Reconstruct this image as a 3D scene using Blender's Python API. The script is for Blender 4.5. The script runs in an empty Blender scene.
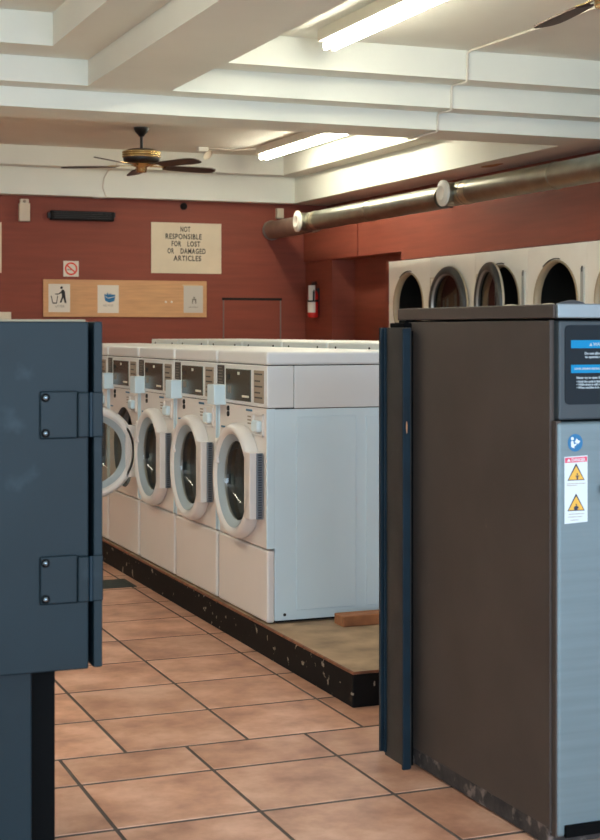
import bpy, bmesh, math, random
from mathutils import Vector, Matrix
random.seed(7)
sc = bpy.context.scene
COL = sc.collection
PI = math.pi
R = math.radians

# ------------------------------------------------------------------ camera
F, CX, HZ, EYE = 1480.0, 300.0, 331.0, 1.29
YAW = R(21.73)
SN, CS = math.sin(YAW), math.cos(YAW)
cam = bpy.data.cameras.new('camera')
cam.sensor_fit = 'AUTO'; cam.sensor_width = 36.0
cam.lens = F / 840.0 * 36.0
cam.shift_y = -(420.0 - HZ) / 840.0
cam.clip_start = 0.05; cam.clip_end = 100
cam.dof.use_dof = True; cam.dof.focus_distance = 5.6; cam.dof.aperture_fstop = 9.0
co = bpy.data.objects.new('camera', cam); COL.objects.link(co)
co.location = (0, 0, EYE); co.rotation_euler = (PI/2, 0, -YAW)
sc.camera = co

def on_y(px, py, Y):
    """place on the plane y = Y seen at (px, py)"""
    u = (px - CX) / F
    z = Y / (CS - SN*u)
    return z*(SN + CS*u), EYE + (HZ - py)*z/F
def on_x(px, py, X):
    u = (px - CX) / F
    z = X / (SN + CS*u)
    return z*(CS - SN*u), EYE + (HZ - py)*z/F

# ------------------------------------------------------------------ materials
def lin(c):
    return tuple((v/255/12.92 if v/255 <= .04045 else ((v/255+.055)/1.055)**2.4) for v in c) + (1.0,)
MATS = {}
def mat(name, rgb, rough=.5, metal=0.0, var=0.0, scale=6.0, stain=None, stain_scale=4.0, stain_lo=.6, stain_hi=.75,
        bump=0.0, bump_scale=40.0, stretch=(1, 1, 1), spec=.5, coat=0.0):
    m = bpy.data.materials.new(name); m.use_nodes = True
    nt = m.node_tree; N = nt.nodes; L = nt.links
    b = N['Principled BSDF']
    b.inputs['Base Color'].default_value = lin(rgb)
    b.inputs['Roughness'].default_value = rough
    b.inputs['Metallic'].default_value = metal
    b.inputs['Specular IOR Level'].default_value = spec
    b.inputs['Coat Weight'].default_value = coat
    tc = N.new('ShaderNodeTexCoord'); mp = N.new('ShaderNodeMapping')
    mp.inputs['Scale'].default_value = stretch
    L.new(tc.outputs['Object'], mp.inputs['Vector'])
    last = None
    if var:
        n = N.new('ShaderNodeTexNoise'); n.inputs['Scale'].default_value = scale; n.inputs['Detail'].default_value = 5
        L.new(mp.outputs[0], n.inputs['Vector'])
        r = N.new('ShaderNodeValToRGB')
        lo = [max(0, c*(1-var)) for c in rgb]; hi = [min(255, c*(1+var)) for c in rgb]
        r.color_ramp.elements[0].position = .3; r.color_ramp.elements[1].position = .7
        r.color_ramp.elements[0].color = lin(lo); r.color_ramp.elements[1].color = lin(hi)
        L.new(n.outputs['Fac'], r.inputs['Fac']); last = r.outputs['Color']
    if stain:
        n = N.new('ShaderNodeTexNoise'); n.inputs['Scale'].default_value = stain_scale; n.inputs['Detail'].default_value = 6
        L.new(mp.outputs[0], n.inputs['Vector'])
        r = N.new('ShaderNodeValToRGB')
        r.color_ramp.elements[0].position = stain_lo; r.color_ramp.elements[1].position = stain_hi
        r.color_ramp.elements[0].color = (0, 0, 0, 1); r.color_ramp.elements[1].color = (1, 1, 1, 1)
        L.new(n.outputs['Fac'], r.inputs['Fac'])
        mx = N.new('ShaderNodeMix'); mx.data_type = 'RGBA'
        L.new(r.outputs['Color'], mx.inputs['Factor'])
        if last: L.new(last, mx.inputs['A'])
        else: mx.inputs['A'].default_value = lin(rgb)
        mx.inputs['B'].default_value = lin(stain)
        last = mx.outputs['Result']
    if last: L.new(last, b.inputs['Base Color'])
    if bump:
        n = N.new('ShaderNodeTexNoise'); n.inputs['Scale'].default_value = bump_scale; n.inputs['Detail'].default_value = 3
        L.new(mp.outputs[0], n.inputs['Vector'])
        bp = N.new('ShaderNodeBump'); bp.inputs['Strength'].default_value = bump; bp.inputs['Distance'].default_value = .01
        L.new(n.outputs['Fac'], bp.inputs['Height']); L.new(bp.outputs['Normal'], b.inputs['Normal'])
    MATS[name] = m
    return m
def emit(name, rgb, strength):
    m = bpy.data.materials.new(name); m.use_nodes = True
    b = m.node_tree.nodes['Principled BSDF']
    b.inputs['Base Color'].default_value = lin(rgb)
    b.inputs['Emission Color'].default_value = lin(rgb)
    b.inputs['Emission Strength'].default_value = strength
    MATS[name] = m; return m
def glass(name, tint, refl=.8, rough=.04):
    m = bpy.data.materials.new(name); m.use_nodes = True
    nt = m.node_tree; N = nt.nodes; L = nt.links
    N.remove(N['Principled BSDF'])
    t = N.new('ShaderNodeBsdfTransparent'); t.inputs['Color'].default_value = lin(tint)
    g = N.new('ShaderNodeBsdfGlossy'); g.inputs['Color'].default_value = (1, 1, 1, 1); g.inputs['Roughness'].default_value = rough
    lw = N.new('ShaderNodeLayerWeight'); lw.inputs['Blend'].default_value = .5
    pw_ = N.new('ShaderNodeMath'); pw_.operation = 'POWER'; pw_.inputs[1].default_value = 4
    fr = N.new('ShaderNodeMath'); fr.operation = 'MULTIPLY_ADD'; fr.inputs[1].default_value = refl; fr.inputs[2].default_value = .045
    L.new(lw.outputs['Facing'], pw_.inputs[0]); L.new(pw_.outputs[0], fr.inputs[0])
    mx = N.new('ShaderNodeMixShader')
    L.new(fr.outputs[0], mx.inputs[0]); L.new(t.outputs[0], mx.inputs[1]); L.new(g.outputs[0], mx.inputs[2])
    L.new(mx.outputs[0], N['Material Output'].inputs['Surface'])
    MATS[name] = m; return m

mat('ceiling_paint', (227, 229, 218), .8, var=.02, scale=1.2, bump=.05, bump_scale=60)
mat('red_paint', (127, 64, 49), .6, spec=.3, var=.05, scale=1.5, bump=.12, bump_scale=7, stretch=(1, 1, 14))
mat('grout', (92, 82, 76), .9, spec=.1)
mat('daylit_enamel', (210, 230, 236), .32, var=.012, scale=3)  # white washer enamel with cool window daylight tinted into the colour
mat('washer_front', (214, 204, 194), .38, var=.012, scale=3)
mat('washer_two', (224, 218, 211), .36, var=.012, scale=3)
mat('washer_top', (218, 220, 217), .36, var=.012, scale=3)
mat('ring_white', (224, 220, 214), .3)
mat('grey_rubber', (96, 104, 108), .5)
mat('black_gap', (14, 14, 14), .8)
mat('screen_dark', (70, 74, 64), .25)
mat('label_grey', (150, 138, 122), .6)
mat('label_dark', (62, 58, 52), .6)
mat('ink_black', (28, 28, 28), .7)
mat('ink_pale', (214, 206, 190), .7)
mat('ink_grey', (120, 114, 104), .7)
mat('mark_blue', (58, 112, 140), .5)
mat('steel', (190, 192, 192), .3, 1.0, var=.05, scale=9)
mat('drum_steel', (120, 118, 112), .35, 1.0)
mat('hinge_pattern', (58, 64, 74), .5, .2)
mat('seal_pale', (158, 172, 178), .45)
mat('hinge_steel', (120, 126, 134), .4, .5)
mat('lip_white', (176, 178, 172), .5)
mat('chipped_black', (15, 13, 12), .7, spec=.2, var=.15, scale=20, stain=(150, 138, 122), stain_scale=26, stain_lo=.65, stain_hi=.675)
mat('board_tan', (158, 134, 106), .8, var=.16, scale=7, stain=(84, 70, 58), stain_scale=5, stain_lo=.58, stain_hi=.75)
mat('edge_rust', (120, 74, 50), .8, var=.25, scale=25)
mat('wood_block', (150, 98, 62), .75, var=.15, scale=14, stretch=(1, 8, 1))
mat('dark_brown_panel', (68, 60, 55), .55, spec=.3, var=.06, scale=5, stain=(104, 92, 82), stain_scale=30, stain_lo=.74, stain_hi=.8, bump=.06, bump_scale=220)
mat('grime', (48, 42, 40), .9, var=.3, scale=30, stain=(112, 100, 92), stain_scale=26, stain_lo=.56, stain_hi=.66)
mat('blue_edge', (18, 37, 48), .5, spec=.25, var=.1, scale=12)
mat('channel_web', (54, 53, 51), .55, spec=.25, var=.1, scale=12)
mat('chip_wood', (196, 140, 100), .8)
mat('teal_blue', (16, 32, 39), .5, spec=.22, var=.10, scale=3.5, stain=(38, 54, 62), stain_scale=9, stain_lo=.66, stain_hi=.8)
mat('bolt_steel', (110, 124, 132), .25, .9)
mat('black_paint', (4, 5, 6), .7, spec=.08)
mat('panel_front', (46, 56, 61), .5, .1)
mat('overlay', (26, 34, 40), .6, spec=.15)
mat('bright_blue', (0, 120, 168), .55, spec=.2)
mat('overlay_text', (158, 172, 178), .6)
mat('front_steel', (106, 122, 127), .48, .4, var=.03, scale=2.5, bump=.006, bump_scale=90, stretch=(1, 1, 20))
mat('lid_steel', (126, 136, 140), .45, .5)
mat('sign_blue', (0, 98, 146), .45)
mat('sign_white', (200, 210, 214), .5)
mat('sign_pink', (206, 70, 98), .5)
mat('sign_yellow', (214, 166, 62), .5)
mat('sign_navy', (30, 40, 64), .5)
mat('cream_enamel', (250, 248, 236), .4, var=.02, scale=3)
mat('cream_ring', (196, 184, 156), .45, var=.05, scale=10)
mat('dryer_gasket', (58, 60, 58), .4)
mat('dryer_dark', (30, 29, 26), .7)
mat('dryer_drum', (92, 90, 82), .45, .8)
mat('tunnel', (176, 160, 132), .5, .2)
mat('grey_strip', (150, 152, 150), .4, .6)
mat('duct_metal', (150, 150, 138), .36, 1.0, var=.06, scale=7)
mat('duct_brown', (122, 98, 86), .5, var=.06, scale=8)
mat('duct_foil', (190, 182, 160), .3, 1.0, var=.1, scale=25)
mat('cap_white', (222, 220, 208), .5)
mat('channel_white', (228, 224, 210), .5)
mat('cable_white', (220, 214, 200), .6)
mat('brass', (214, 192, 140), .22, .95)
mat('fan_black', (20, 18, 17), .35)
mat('blade_wood', (54, 34, 26), .5, var=.2, scale=12, stretch=(1, 9, 1))
mat('sign_cream', (214, 200, 172), .6, var=.02)
mat('paper', (218, 212, 198), .7)
mat('paper_grey', (196, 190, 178), .7)
mat('tape_tan', (204, 178, 138), .5)
mat('sign_red', (216, 64, 44), .5)
mat('pine_board', (198, 151, 104), .55, var=.05, scale=4, stretch=(1, 1, 12))
mat('plastic_beige', (206, 192, 168), .5)
mat('ext_red', (200, 34, 28), .3, coat=.3)
mat('dark_trim', (18, 15, 14), .7, spec=.2)
mat('upright_grey', (112, 98, 92), .45, .4)
mat('chrome_tube', (150, 148, 144), .3, .9)
mat('stain_brown', (168, 124, 76), .8)
mat('drain_dark', (52, 58, 52), .7)
mat('cloth_blue_grey', (74, 80, 92), .9)
mat('cloth_cream', (208, 196, 168), .9)
mat('scuff_grey', (128, 132, 130), .8)
mat('plate_tan', (150, 138, 114), .7)
mat('lid_cream', (204, 196, 176), .6)
mat('window_frame', (70, 70, 72), .5)
emit('tube_light', (255, 250, 230), 40.0)
glass('washer_glass', (196, 198, 190))
glass('dryer_glass', (150, 148, 136), .35)

# tile: every tile is its own island, so each takes its own tone
def tile_mat():
    m = bpy.data.materials.new('terracotta_tile'); m.use_nodes = True
    nt = m.node_tree; N = nt.nodes; L = nt.links; b = N['Principled BSDF']
    tc = N.new('ShaderNodeTexCoord'); geo = N.new('ShaderNodeNewGeometry')
    add = N.new('ShaderNodeVectorMath'); add.operation = 'MULTIPLY_ADD'
    L.new(geo.outputs['Random Per Island'], add.inputs[0]); add.inputs[1].default_value = (37, 19, 11)
    L.new(tc.outputs['Object'], add.inputs[2])
    n = N.new('ShaderNodeTexNoise'); n.inputs['Scale'].default_value = 5.5; n.inputs['Detail'].default_value = 6; n.inputs['Roughness'].default_value = .6
    L.new(add.outputs[0], n.inputs['Vector'])
    r = N.new('ShaderNodeValToRGB'); e = r.color_ramp.elements
    e[0].position = .28; e[0].color = lin((156, 108, 86)); e[1].position = .70; e[1].color = lin((228, 184, 158))
    k = e.new(.5); k.color = lin((201, 150, 122))
    L.new(n.outputs['Fac'], r.inputs['Fac'])
    hs = N.new('ShaderNodeHueSaturation'); L.new(r.outputs['Color'], hs.inputs['Color'])
    mr = N.new('ShaderNodeMapRange'); L.new(geo.outputs['Random Per Island'], mr.inputs['Value'])
    mr.inputs['To Min'].default_value = .88; mr.inputs['To Max'].default_value = 1.10
    L.new(mr.outputs[0], hs.inputs['Value']); L.new(hs.outputs['Color'], b.inputs['Base Color'])
    b.inputs['Roughness'].default_value = .42
    MATS['terracotta_tile'] = m
tile_mat()

# ------------------------------------------------------------------ mesh builder
class MB:
    def __init__(self): self.bm = bmesh.new(); self.mi = 0
    def face(self, vs, smooth=False):
        try:
            f = self.bm.faces.new(vs); f.material_index = self.mi; f.smooth = smooth; return f
        except ValueError: return None
    def box(self, x0, x1, y0, y1, z0, z1, bev=0.0, seg=2):
        bm2 = bmesh.new()
        bmesh.ops.create_cube(bm2, size=1)
        bmesh.ops.scale(bm2, vec=(abs(x1-x0), abs(y1-y0), abs(z1-z0)), verts=bm2.verts)
        bmesh.ops.translate(bm2, vec=((x0+x1)/2, (y0+y1)/2, (z0+z1)/2), verts=bm2.verts)
        if bev:
            bmesh.ops.bevel(bm2, geom=bm2.edges[:], offset=bev, segments=seg, affect='EDGES', profile=.5)
        self.merge(bm2); return self
    def merge(self, bm2, M=None):
        mp = {}
        for v in bm2.verts: mp[v] = self.bm.verts.new(M @ v.co if M else v.co)
        for f in bm2.faces: self.face([mp[v] for v in f.verts], f.smooth)
        bm2.free()
    def prism(self, pts, o, ux, uy, n, d):
        """extrude the outline pts (in the o, ux, uy frame) by d along n"""
        o, ux, uy, n = map(Vector, (o, ux, uy, n))
        a = [self.bm.verts.new(o + ux*p[0] + uy*p[1]) for p in pts]
        b = [self.bm.verts.new(o + ux*p[0] + uy*p[1] + n*d) for p in pts]
        self.face(a[::-1]); self.face(b)
        for i in range(len(pts)):
            j = (i+1) % len(pts); self.face([a[i], a[j], b[j], b[i]])
        return self
    def lathe(self, prof, o, ax, seg=48, smooth=True, close=False, up=None, sweep=(0, 2*PI)):
        o = Vector(o); ax = Vector(ax).normalized()
        t = Vector(up) if up else (Vector((0, 0, 1)) if abs(ax.z) < .9 else Vector((1, 0, 0)))
        u = (t - ax*t.dot(ax)).normalized(); w = ax.cross(u)
        full = abs(sweep[1]-sweep[0] - 2*PI) < 1e-6
        n = seg if full else seg+1
        rings = []
        for (r, h) in prof:
            if r < 1e-6:
                v = self.bm.verts.new(o + ax*h); rings.append([v]*n)
            else:
                ring = []
                for i in range(n):
                    a = sweep[0] + (sweep[1]-sweep[0])*i/seg
                    ring.append(self.bm.verts.new(o + ax*h + u*(r*math.cos(a)) + w*(r*math.sin(a))))
                rings.append(ring)
        pr = list(zip(rings, rings[1:]))
        if close: pr.append((rings[-1], rings[0]))
        for A, B in pr:
            for i in range(n if full else n-1):
                j = (i+1) % n
                vs = []
                for v in (A[i], A[j], B[j], B[i]):
                    if v not in vs: vs.append(v)
                if len(vs) > 2: self.face(vs, smooth)
        return self
    def cyl(self, p0, p1, r, seg=24, r1=None, smooth=True):
        p0, p1 = Vector(p0), Vector(p1); d = (p1-p0)
        r1 = r if r1 is None else r1
        self.lathe([(0, 0), (r, 0)], p0, d, seg, False)
        self.lathe([(r, 0), (r1, d.length)], p0, d, seg, smooth)
        self.lathe([(r1, d.length), (0, d.length)], p0, d, seg, False)
        return self
    def tube(self, pts, r, seg=10):
        pts = [Vector(p) for p in pts]; rings = []
        ref = Vector((.123, .456, .88)).normalized()
        for i, p in enumerate(pts):
            d = (pts[min(i+1, len(pts)-1)] - pts[max(i-1, 0)]).normalized()
            u = d.cross(ref).normalized(); w = d.cross(u)
            rings.append([self.bm.verts.new(p + u*r*math.cos(2*PI*k/seg) + w*r*math.sin(2*PI*k/seg)) for k in range(seg)])
        for A, B in zip(rings, rings[1:]):
            for k in range(seg):
                self.face([A[k], A[(k+1) % seg], B[(k+1) % seg], B[k]], True)
        self.face(rings[0][::-1]); self.face(rings[-1]); return self
    def build(self, name, mats, parent=None, loc=None):
        bm = self.bm
        bmesh.ops.recalc_face_normals(bm, faces=bm.faces[:])
        if loc is not None: bmesh.ops.translate(bm, vec=[-c for c in loc], verts=bm.verts)
        me = bpy.data.meshes.new(name); bm.to_mesh(me); bm.free()
        for mname in ([mats] if isinstance(mats, str) else mats): me.materials.append(MATS[mname])
        o = bpy.data.objects.new(name, me); COL.objects.link(o)
        if loc is not None: o.location = loc
        if parent: o.parent = parent
        return o
def tag(o, label=None, cat=None, group=None, kind=None):
    if label: o['label'] = label
    if cat: o['category'] = cat
    if group: o['group'] = group
    if kind: o['kind'] = kind
    return o
def thing(name, label, cat, loc=(0, 0, 0), rz=0, group=None):
    o = bpy.data.objects.new(name, None); COL.objects.link(o)
    o.location = loc; o.rotation_euler = (0, 0, rz); o.empty_display_size = .1
    return tag(o, label, cat, group)
def struct(name, mb, mats):
    return tag(mb.build(name, mats), kind='structure')
def kids(o): return [c for c in COL.objects if c.parent == o]
def copy_tree(o, parent=None):
    ch = kids(o)
    c = o.copy(); COL.objects.link(c)
    if parent: c.parent = parent
    for k in ch: copy_tree(k, c)
    return c
def text_mesh(txt, size, depth=.0008, align='CENTER', bold=0.0, space=1.0, xs=1.0):
    cu = bpy.data.curves.new('lettering', 'FONT'); cu.body = txt; cu.size = size; cu.align_x = align
    cu.extrude = depth; cu.offset = bold; cu.space_character = space; cu.resolution_u = 3
    o = bpy.data.objects.new('lettering', cu); COL.objects.link(o)
    dg = bpy.context.evaluated_depsgraph_get()
    me = bpy.data.meshes.new_from_object(o.evaluated_get(dg))
    bpy.data.objects.remove(o); bpy.data.curves.remove(cu)
    bm2 = bmesh.new(); bm2.from_mesh(me); bpy.data.meshes.remove(me)
    for v in bm2.verts: v.co.x *= xs
    return bm2
def letters_y(mb, txt, size, x, y, z, **k):
    """lettering upright, read from -y"""
    M = Matrix(((1, 0, 0, x), (0, 0, -1, y), (0, 1, 0, z), (0, 0, 0, 1)))
    mb.merge(text_mesh(txt, size, **k), M); return mb
def disc_pts(cx, cy, r, n=32, rx=None):
    return [(cx + (rx or r)*math.cos(2*PI*i/n), cy + r*math.sin(2*PI*i/n)) for i in range(n)]

# ------------------------------------------------------------------ setting
YB = 14.05          # back wall
XR = 5.90           # right wall
XS = 5.64           # face of the boxed soffit over the dryers
CE = 3.02           # ceiling
S1, S2, S3 = 2.84, 2.693, 2.58
X0, YF = -4.0, -2.6

# floor: individually laid tiles over grout
fl = MB()
fl.mi = 1; fl.box(X0, 6.9, YF, YB, -.12, -.0015)
fl.mi = 0
g, gy = .0045, .0075
def tile(x0, x1, y0, y1):
    x0, x1 = max(x0, X0), min(x1, 6.9)
    if x1-x0 < .02: return
    a = [(x0+g, y0+gy), (x1-g, y0+gy), (x1-g, y1-gy), (x0+g, y1-gy)]
    e = .002
    t = [(x0+g+e, y0+gy+e), (x1-g-e, y0+gy+e), (x1-g-e, y1-gy-e), (x0+g+e, y1-gy-e)]
    A = [fl.bm.verts.new((p[0], p[1], -.0045)) for p in a]
    B = [fl.bm.verts.new((p[0], p[1], 0)) for p in t]
    fl.face(B)
    for i in range(4): fl.face([A[i], A[(i+1) % 4], B[(i+1) % 4], B[i]])
def trow(y0, y1, xo):
    k = math.floor((X0-xo)/.397)
    while xo+.397*k < 6.9:
        tile(xo+.397*k, xo+.397*(k+1), y0, y1); k += 1
y = 4.405; i = 0
while y < YB-.01:
    trow(y, min(y+.4, YB), 1.183); y += .4
trow(4.137, 4.405, .977)
y = 4.137
while y > YF:
    trow(max(y-.403, YF), y, .977); y -= .403
struct('floor', fl, ['terracotta_tile', 'grout'])

# ceiling slab and the stepped coffers
struct('ceiling', MB().box(X0, 6.9, YF, YB+.1, CE, CE+.15), 'ceiling_paint')
m = MB()   # stepped cross beam
m.box(X0, 6.9, 8.10, 9.30, S1, CE+.01); m.box(X0, 1.73, 7.97, 8.10, S1, CE+.01)
m.box(X0, 6.9, 8.31, 9.11, S2, S1+.02); m.box(X0, 6.9, 8.50, 8.91, S3, S2+.02)
struct('trim_1', m, 'ceiling_paint')
m = MB()   # stepped long beam
m.box(1.73, 2.78, YF, 8.10, S1, CE+.01); m.box(2.007, 2.504, YF, 8.31, S2, S1+.02)
struct('trim_2', m, 'ceiling_paint')
m = MB()   # dropped bands along the back and the dryer side of the far coffer
m.box(X0, 6.0, 13.74, YB+.05, S1, CE+.01); m.box(5.30, 6.0, 9.30, 13.74, S1, CE+.01)
m.box(X0, 6.0, 13.92, YB+.05, S3, S1+.02); m.box(5.49, 6.0, 8.91, 13.92, S3, S1+.02)
struct('trim_3', m, 'ceiling_paint')
m = MB()   # band along the dryer side of the near coffer
m.box(5.75, 6.0, YF, 8.50, S3, CE+.01); m.box(5.6, 5.75, YF, 8.10, S1, CE+.01)
struct('trim_4', m, 'ceiling_paint')

struct('wall_back', MB().box(X0-.15, 6.9, YB, YB+.15, -.1, CE+.15), 'red_paint')
m = MB()
m.box(XR, XR+.15, 11.98, YB+.01, -.1, 2.62)              # recess wall
m.box(XR, XR+.15, YF, 11.98, 1.915, 3.05)                # wall over the dryers
m.box(XR-.001, XR+.15, 11.98, YB+.01, 2.0, 3.05)
m.box(6.75, 6.9, YF, 12.1, -.1, 1.915); m.box(XR-.29, 6.9, 11.945, 12.0, -.1, 1.915)  # back and end of the dryer bay
m.box(XS, XR+.01, 11.75, YB, 1.99, 2.40)                 # boxed soffit
m.box(XS, XR+.01, YF, 11.75, 1.915, 2.40)
m.box(5.66, XR+.01, 13.35, YB+.01, -.1, 1.995)           # pier with the extinguisher
m.box(XS-.012, XS+.01, 12.68, 12.96, 2.0, 2.36)          # thin board on the soffit
m.box(XR-.29, 6.9, -2.6, 6.9, -.1, 1.915)
struct('wall_right', m, 'red_paint')
struct('wall_left', MB().box(X0-.15, X0, YF-.15, YB+.1, -.1, CE+.15), 'ceiling_paint')
m = MB()   # shop front with wide openings behind the camera
m.box(X0, 6.9, YF-.15, YF, -.1, .35); m.box(X0, 6.9, YF-.15, YF, 2.75, CE+.15)
m.box(X0, -3.6, YF-.15, YF, .3, 2.8); m.box(5.3, 6.9, YF-.15, YF, .3, 2.8)
struct('wall_front', m, 'red_paint')
m = MB()
for xx in (-3.6, -1.9, -.2, 1.6, 3.4, 5.24): m.box(xx, xx+.06, YF-.1, YF-.04, .35, 2.75)
m.box(-3.6, 5.3, YF-.1, YF-.04, .35, .41); m.box(-3.6, 5.3, YF-.1, YF-.04, 2.69, 2.75)
struct('window_1', m, 'window_frame')

# ------------------------------------------------------------------ platform and washers
XW = 2.054          # washer fronts
ZP = .123
pf = thing('platform', 'long low black platform with chipped paint under the white washers', 'platform', (2.8, 7.3, 0))
def P(o, mb, name, mats): return mb.build(name, mats, o, loc=None)
def rel(o, mb):       # shift geometry given in world coordinates into the frame of an unrotated thing
    bmesh.ops.translate(mb.bm, vec=[-c for c in o.location], verts=mb.bm.verts); return mb
rel(pf, MB().box(2.041, 3.66, 4.635, 10.12, 0, .113, .004)).build('base', 'chipped_black', pf)
rel(pf, MB().box(2.043, 3.66, 4.638, 10.12, .112, .1225, .003)).build('top_board', 'board_tan', pf)
rel(pf, MB().box(2.040, 2.050, 4.634, 10.12, .114, .1229, .002).box(2.046, 3.66, 4.634, 4.642, .114, .1229, .002)).build('edge_strip', 'edge_rust', pf)
tag(MB().box(2.315, 2.86, 5.352, 5.440, ZP, ZP+.042, .004).build('wood_block', 'wood_block', None, loc=(2.315, 5.4, ZP)),
    'short brown wood block lying on the platform against the washer side', 'wood block')

PITCH, WW, WH, WD = .635, .607, 1.084, .70
def lx(t): return -WW/2 + (t*PITCH - (PITCH-WW))      # t = 0 far boundary .. 1 near edge
DC = (0.0, .546)                                       # door centre (x, z)
def plate_with_hole(mb, x0, x1, z0, z1, c, r, y0, y1, n=48):
    """front plate with a round hole, thickness y0..y1"""
    def ring(y):
        inn = [mb.bm.verts.new((c[0]+r*math.cos(2*PI*i/n), y, c[1]+r*math.sin(2*PI*i/n))) for i in range(n)]
        out = []
        for i in range(n):
            dx, dz = math.cos(2*PI*i/n), math.sin(2*PI*i/n)
            sx = ((x1-c[0])/dx if dx > 0 else (x0-c[0])/dx) if abs(dx) > 1e-6 else 1e9
            sz = ((z1-c[1])/dz if dz > 0 else (z0-c[1])/dz) if abs(dz) > 1e-6 else 1e9
            s = min(sx, sz); out.append([c[0]+dx*s, c[1]+dz*s])
        for cx_, cz_ in ((x0, z0), (x0, z1), (x1, z0), (x1, z1)):
            k = min(range(n), key=lambda q: (out[q][0]-cx_)**2 + (out[q][1]-cz_)**2)
            out[k] = [cx_, cz_]
        return inn, [mb.bm.verts.new((p[0], y, p[1])) for p in out]
    i0, o0 = ring(y0); i1, o1 = ring(y1)
    for k in range(n):
        j = (k+1) % n
        mb.face([i0[k], i0[j], o0[j], o0[k]]); mb.face([i1[k], o1[k], o1[j], i1[j]])
        mb.face([i0[k], i1[k], i1[j], i0[j]], True); mb.face([o0[k], o0[j], o1[j], o1[k]])
    return mb

def make_washer(label):
    w = thing('washing_machine', label, 'washing machine')
    h = WW/2
    # cabinet: sides, back, floor (open front)
    m = MB()
    m.box(-h+.002, -h+.022, .034, WD-.01, .012, .855, .003); m.box(h-.022, h-.002, .034, WD-.01, .012, .855, .003)
    m.box(-h+.004, h-.004, WD-.03, WD, .012, 1.06, .004); m.box(-h+.01, h-.01, .04, WD-.02, .012, .03)
    # folded side sheets: narrow front flange and raised ribs
    for s in (1, -1):
        xx = s*(h-.002)
        for (ya, yb, za, zb) in ((.125, .385, .05, .825), (.43, .66, .05, .825)):
            m.box(xx, xx+s*.003, ya, yb, za, zb, .0028, 1)
    m.build('cabinet', 'daylit_enamel', w)
    MB().box(-h+.03, h-.03, .05, WD-.05, 0, .0125).build('plinth', 'black_gap', w)
    # control housing on top, with a separate lid
    m = MB(); m.box(-h+.001, h-.001, .0, .1155, .860, 1.028, .005); m.box(-h+.001, h-.001, .117, WD-.005, .858, 1.028, .003)
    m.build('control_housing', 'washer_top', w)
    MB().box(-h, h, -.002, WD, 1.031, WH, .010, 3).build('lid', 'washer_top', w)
    MB().box(-h+.008, h-.008, .012, WD-.03, .85, 1.035).build('inner_liner', 'black_gap', w)
    # front panels
    m = MB(); plate_with_hole(m, -h+.002, h-.002, .299, .857, DC, .214, .004, .034)
    m.build('front_panel', 'washer_two', w)
    for s in (1, -1):
        MB().box(s*h-s*.010, s*h-s*.0005, -.001, .036, .299, .857, .0035).build('daylit_flange', 'daylit_enamel', w)  # front edge kept separate so its bluish colour paints in the window light
    MB().box(-h+.001, h-.001, .0, .034, .006, .293, .009, 3).build('lower_panel', 'washer_two', w)
    # control panel
    cp = MB().box(lx(.215), lx(.705), -.004, .004, .876, 1.008, .003).build('display_window', 'screen_dark', w)
    m = MB()
    m.box(lx(.55), lx(.55)+.081, -.0052, -.003, .892, .901)
    m.build('maker_mark', 'ink_pale', cp)
    MB().box(lx(.46), lx(.50), -.0052, -.003, .984, .996).build('indicator_light', 'ink_pale', cp)
    for k in range(2): MB().box(lx(.26)+k*.026, lx(.26)+k*.026+.02, -.0052, -.003, .905, .935).build('button', 'ink_grey', cp)
    MB().box(lx(.25), lx(.31), -.0052, -.003, .962, .982).build('coin_slot', 'ink_black', cp)
    a = MB().box(lx(.765), lx(.945), -.003, .004, .876, 1.008, .002).build('instruction_label', 'label_grey', w)
    m = MB()
    for k, zz in enumerate((.99, .962, .94, .915, .895)): m.box(lx(.785), lx(.925 - .04*(k % 2)), -.0040, -.0025, zz, zz+.006)
    m.build('print_lines', 'label_dark', a)
    b = MB().box(lx(.035), lx(.175), -.003, .004, .938, 1.020, .002).build('price_label', 'label_dark', w)
    m = MB()
    for k in range(6): m.box(lx(.06), lx(.15-.02*(k % 2)), -.0040, -.0025, .944+k*.0125, .949+k*.0125)
    m.build('print_lines', 'ink_grey', b)
    MB().box(lx(.035), lx(.185), -.050, .006, .850, .936, .004).build('coin_box', 'daylit_enamel', w)
    for zk in (.838, .814):
        MB().lathe([(0, -.002), (.011, -.002), (.011, .008)], (lx(.245), 0, zk), (0, 1, 0), 16).build('keyhole', 'ink_black', w)
    m = MB()
    m.box(lx(.60), lx(.71), .001, .006, .838, .846); m.build('badge', 'mark_blue', w)
    MB().box(lx(.10), lx(.17), .001, .006, .752, .759).build('badge', 'mark_blue', w)
    m = MB()
    for k in range(3): m.box(lx(.625), lx(.685), .002, .006, .785+k*.014, .791+k*.014)
    m.build('care_print', 'label_grey', w)
    # square recessed latch with a rounded tongue
    m = MB(); 
    x0, x1 = lx(.735), lx(.93)
    for (a0, a1, c0, c1) in ((x0, x1, .744, .752), (x0, x1, .826, .834), (x0, x0+.010, .744, .834), (x1-.010, x1, .744, .834)):
        m.box(a0, a1, -.004, .006, c0, c1, .002)
    d = m.build('latch_frame', 'washer_two', w)
    MB().box(x0+.028, x1-.022, -.020, .006, .760, .806, .010, 3).build('latch_tongue', 'daylit_enamel', d)
    # drum behind the round opening
    m = MB(); m.lathe([(.214, .02), (.205, .05), (.205, .10), (.235, .12), (.24, .50), (.19, .55), (0, .56)], (DC[0], 0, DC[1]), (0, 1, 0), 48)
    m.build('drum', 'drum_steel', w)
    MB().lathe([(.213, .006), (.212, .03), (.204, .05), (.192, .05), (.190, .07)], (DC[0], 0, DC[1]), (0, 1, 0), 48).build('gasket', 'grey_rubber', w)
    # door, hung on the near side
    hx = lx(.90)
    c = (DC[0]-hx, 0, DC[1])
    m = MB()
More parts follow.
